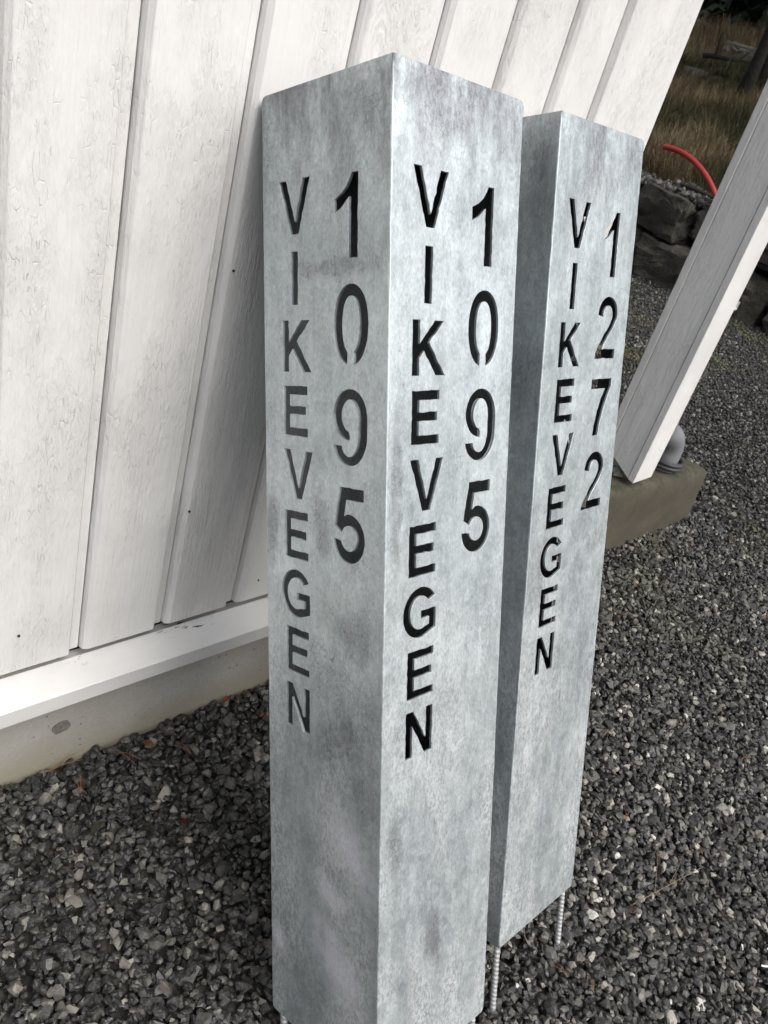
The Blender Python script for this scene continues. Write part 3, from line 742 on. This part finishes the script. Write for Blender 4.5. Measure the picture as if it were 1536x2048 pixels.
LICHEN = mat_plain('pale_lichen_rock', (.075, .07, .06), .9, 0, .6, 9, .6, .02)
for (x, y, s, lab) in [(10.1, 4.95, .13, 'small pale topped boulder half sunk in the slope grass, centre one'), (11.5, 5.25, .30, 'rounded brown boulder with a pale rim high on the slope'),
                       (8.97, 4.45, .15, 'grey boulder on the slope close to the white wall corner'), (12.1, 6.4, .22, 'light grey boulder at the top of the slope by the wall corner'), (10.6, 4.25, .2, 'small rock between the dark tree trunks')]:
    me = boulder_mesh(x, s, s*.8, s*.5, .2); me.materials[0] = LICHEN
    o = link('boulder', me); o.location = (x, y, hz(x, y)+s*.12); o.rotation_euler.z = random.uniform(0, 3)
    tag(o, lab, 'boulder', 'boulders on the wooded slope')
bm = bmesh.new(); z = hz(10.55, 4.95)+.12
tube(bm, bez([(10.45, 5.15, z-.02), (10.5, 5.0, z+.03), (10.6, 4.85, z+.0), (10.75, 4.62, z+.07)]), .02, 7, rfun=lambda t: .035*(1-t*.6))
tube(bm, bez([(10.5, 5.02, z), (10.48, 5.0, z+.1), (10.45, 5.03, z+.2), (10.46, 5.02, z+.28)]), .012, 5, rfun=lambda t: .016*(1-t*.7))
tube(bm, bez([(10.65, 4.78, z+.03), (10.66, 4.72, z+.1), (10.66, 4.7, z+.14), (10.7, 4.66, z+.2)]), .01, 5, rfun=lambda t: .012*(1-t*.7))
tag(link('fallen_branch', bm_mesh('fallen_branch', bm, BARK)), 'dark dead branch lying across the grass of the slope', 'branch')
# trees
def trunk_mesh(h, r, seed):
    bm = bmesh.new(); k = 18
    tube(bm, [(.06*noise.noise((i*.3, seed, 1)), .06*noise.noise((i*.3, seed, 4)), -.15+h*i/k) for i in range(k+1)], r, 12, rfun=lambda t: r*(1.35-.35*min(1, t*14))*(1-.85*t))
    rr = random.Random(seed)
    for j in range(16):     # dead stub branches on the lower trunk
        zz = rr.uniform(.12, .5)*h; a = rr.uniform(0, 6.28); L = rr.uniform(.3, 1.1)
        d = Vector((math.cos(a), math.sin(a), -.15))
        tube(bm, [Vector((0, 0, zz))+d*L*q/3+Vector((0, 0, -.06*q*q/9)) for q in range(4)], .012, 4, rfun=lambda t: .014*(1-.8*t))
    me = bm_mesh('trunk', bm, BARK); me.shade_smooth(); return me
def crown_mesh(h, z0, rad, nb, seed):
    rr = random.Random(seed); vs_, fs = [], []
    def card(c, d, up, L, w_):
        s_ = d.cross(up).normalized()*w_; b = len(vs_)
        vs_.extend([tuple(c-s_*.3), tuple(c+d*L*.5-s_+up*.02), tuple(c+d*L), tuple(c+d*L*.5+s_-up*.02)]); fs.append((b, b+1, b+2, b+3))
    for i in range(nb):
        t = rr.random()**1.15; z = z0+(h-z0)*t; a = rr.uniform(0, 6.28); L = rad*(1-t)**.8*rr.uniform(.6, 1.15)+.25
        d = Vector((math.cos(a), math.sin(a), -.28+.3*t))
        m = int(5+L*9)
        for q in range(m):
            u = (q+.6)/m; c = Vector((0, 0, z))+d*L*u+Vector((0, 0, -.18*L*u*u))
            for sgn in (-1, 1):
                dd = (d*.6+Vector((-d.y, d.x, 0))*sgn*rr.uniform(.5, 1.1)+Vector((0, 0, rr.uniform(-.6, .1)))).normalized()
                card(c, dd, Vector((0, 0, 1)), rr.uniform(.18, .38)*(1.25-.5*u), rr.uniform(.035, .07))
    me = bpy.data.meshes.new('crown'); me.from_pydata(vs_, [], fs); me.materials.append(NEEDLES); return me
TR = [trunk_mesh(11, .072, 31+i) for i in range(3)]
CRH = [crown_mesh(11.5, 4.6, 1.5, 150, 60+i) for i in range(2)]     # high crown: bare lower trunk
CRL = [crown_mesh(10.5, .25, 2.1, 330, 80+i) for i in range(3)]     # branches to the ground
def tree(x, y, s, low, label, group=None, k=0):
    r = empty('spruce_tree' if low else 'pine_tree', (x, y, hz(x, y)-.05)); r.scale = (s, s, s); r.rotation_euler.z = random.uniform(0, 6)
    tag(r, label, 'tree', group)
    link('trunk', TR[k % 3], r); link('crown', (CRL if low else CRH)[k % (3 if low else 2)], r)
tree(9.58, 4.02, .92, False, 'dark bare pine trunk on the slope, thickest one beside the dead branch', 'pines on the slope', 0)
tree(10.2, 4.18, .62, False, 'thin dark pine trunk just right of the thick one', 'pines on the slope', 1)
tree(8.12, 2.98, .95, False, 'dark pine trunk lowest on the slope, rising above the white post', 'pines on the slope', 2)
for j, (x, y) in enumerate([(14.2, 6.5), (14.6, 8.0), (14.6, 4.9), (15.5, 6.4), (16, 8.6), (15.2, 3.6), (17.5, 7), (14.2, 9.6), (18, 10), (17.5, 4.5), (19.5, 8), (13.3, 1.2), (16.5, 1.6), (20, 5.5), (16.8, 11.6), (20.5, 12), (22, 9), (15, -1.5), (22, 14.5), (18, 13.6), (23, 6)]):
    tree(x, y, random.uniform(.85, 1.2), True, 'dense dark spruce among others in the black wood above the slope', 'spruces of the dark wood above the slope', j)

# ------------------------------------------------------------------ small things on the gravel
def leaf(x, y, L, rz, mat, label, tilt=.3):
    bm = bmesh.new(); k = 6; A = []; B = []; C_ = []
    for i in range(k+1):
        t = i/k; w_ = L*.22*math.sin(math.pi*min(1, t*.96+.02))**.8; c = L*(t-.5); zc = .12*L*math.sin(math.pi*t)
        A.append(bm.verts.new((c, -w_, zc+w_*.5))); C_.append(bm.verts.new((c, 0, zc))); B.append(bm.verts.new((c, w_, zc+w_*.6)))
    for i in range(k):
        bm.faces.new((A[i], C_[i], C_[i+1], A[i+1])); bm.faces.new((C_[i], B[i], B[i+1], C_[i+1]))
    bmesh.ops.solidify(bm, geom=bm.faces[:], thickness=.0005)
    me = bm_mesh('dead_leaf', bm, mat); me.shade_smooth()
    o = link('dead_leaf', me); o.location = (x, y, gz(x, y)+.012); o.rotation_euler = (tilt, random.uniform(-.3, .3), rz)
    tag(o, label, 'leaf', 'dead leaves on the gravel')
leaf(.269, -.036, .026, R_(-60), RUSTLEAF, 'rust brown dead leaf on the gravel below the round concrete plug', .5)
leaf(.504, -.069, .022, R_(40), RUSTLEAF, 'rust brown dead leaf on the gravel close to the front pillar', .6)
leaf(.455, -.012, .024, R_(10), RUSTLEAF, 'reddish leaf lying against the foot of the concrete foundation', .2)
leaf(.252, -.198, .018, R_(100), mat_plain('red_leaf', (.13, .02, .015), .6), 'small dark red leaf scrap among the stones left of the front pillar', .2)
leaf(.118, -.143, .03, R_(20), mat_plain('olive_leaf', (.06, .055, .035), .8), 'flat olive grey scrap lying on the gravel at the lower left', .05)
def needle(x, y, L, rz, label, mat=NEEDLE, r=.0008):
    bm = bmesh.new()
    for s_ in (-1, 1):
        tube(bm, [(L*t, s_*.16*L*t+.05*L*t*t, .002+.006*math.sin(3*t)) for t in (0, .25, .5, .75, 1)], r, 5, rfun=lambda t: r*(1-.6*t))
    me = bm_mesh('pine_needle', bm, mat); o = link('pine_needle', me); o.location = (x, y, gz(x, y)+.012); o.rotation_euler = (random.uniform(-.1, .1), random.uniform(-.15, .1), rz)
    tag(o, label, 'pine needle', 'fallen pine needles on the gravel')
for (x, y, L, a, lab) in [(.089, -.016, .06, 5, 'orange needle pair lying against the foot of the foundation at the left'), (.120, -.074, .04, 75, 'pale needle pair on dark stones at the left edge, under the concrete'),
                          (.212, -.030, .045, -70, 'short needle pair below the round concrete plug'), (.736, -.778, .035, 95, 'orange needle pair between the two pillars\' pins'),
                          (.767, -.822, .03, 50, 'orange needle pair low in front of the rear pillar'), (1.133, -.643, .035, 30, 'orange needle pair on the gravel right of the rear pillar'),
                          (1.256, -.793, .03, 60, 'needle pair beyond the dry forked stem'), (2.148, -.075, .05, 70, 'rusty needle pair at the foot of the mossy footing'),
                          (.33, -.09, .04, 110, 'pale thin needle pair on dark gravel between plug and pillar')]:
    needle(x, y, L, R_(a), lab)
for _ in range(11):
    x = random.uniform(.75, 2.6); y = -random.uniform(.30, .95)*(1-.32*(x-.75)/1.85)+.25*max(0, x-1.4)/1.2
    needle(x, y, random.uniform(.022, .04), random.uniform(0, 6.28), 'short orange needle pair dropped among the stones of the open gravel')
bm = bmesh.new(); zt = gz(1.05, -.78)
tube(bm, bez([(.93, -.752, zt+.004), (1.0, -.775, zt+.022), (1.1, -.79, zt+.026), (1.215, -.812, zt+.022)]), .0012, 6, rfun=lambda t: .0012*(1-.5*t))
tube(bm, bez([(1.05, -.781, zt+.022), (1.07, -.765, zt+.035), (1.10, -.745, zt+.05), (1.13, -.725, zt+.055)]), .001, 6, rfun=lambda t: .0008*(1-.5*t))
tube(bm, bez([(1.10, -.788, zt+.024), (1.12, -.785, zt+.04), (1.14, -.78, zt+.045), (1.17, -.77, zt+.05)]), .001, 6, rfun=lambda t: .0008*(1-.5*t))
tag(link('dry_stem', bm_mesh('dry_stem', bm, TWIG)), 'dry straw coloured forked stem lying on the gravel right of the pillars', 'stem')
bm = bmesh.new()
for k in range(12):
    a = random.uniform(0, 6.28); tube(bm, [(.97+.012*math.cos(a)*t, -.777+.012*math.sin(a)*t, gz(.97, -.777)+.005+.028*t*random.uniform(.6, 1)) for t in (0, .5, 1)], .0016, 5, rfun=lambda t: .0022*(1-.7*t))
tag(link('withered_plant', bm_mesh('withered_plant', bm, mat_plain('dark_red_stalk', (.05, .025, .02), .8))), 'small withered dark plant sprouting from the gravel under the dry stem', 'plant')
bm = bmesh.new(); zt = gz(1.15, -1.0)
tube(bm, bez([(1.150, -1.005, zt+.014), (1.168, -1.03, zt+.018), (1.188, -1.02, zt+.025), (1.183, -.995, zt+.03)]), .002, 8)
tag(link('plastic_strip', bm_mesh('plastic_strip', bm, WHITEPL)), 'curled white plastic strip on the gravel at the right edge', 'plastic strip')
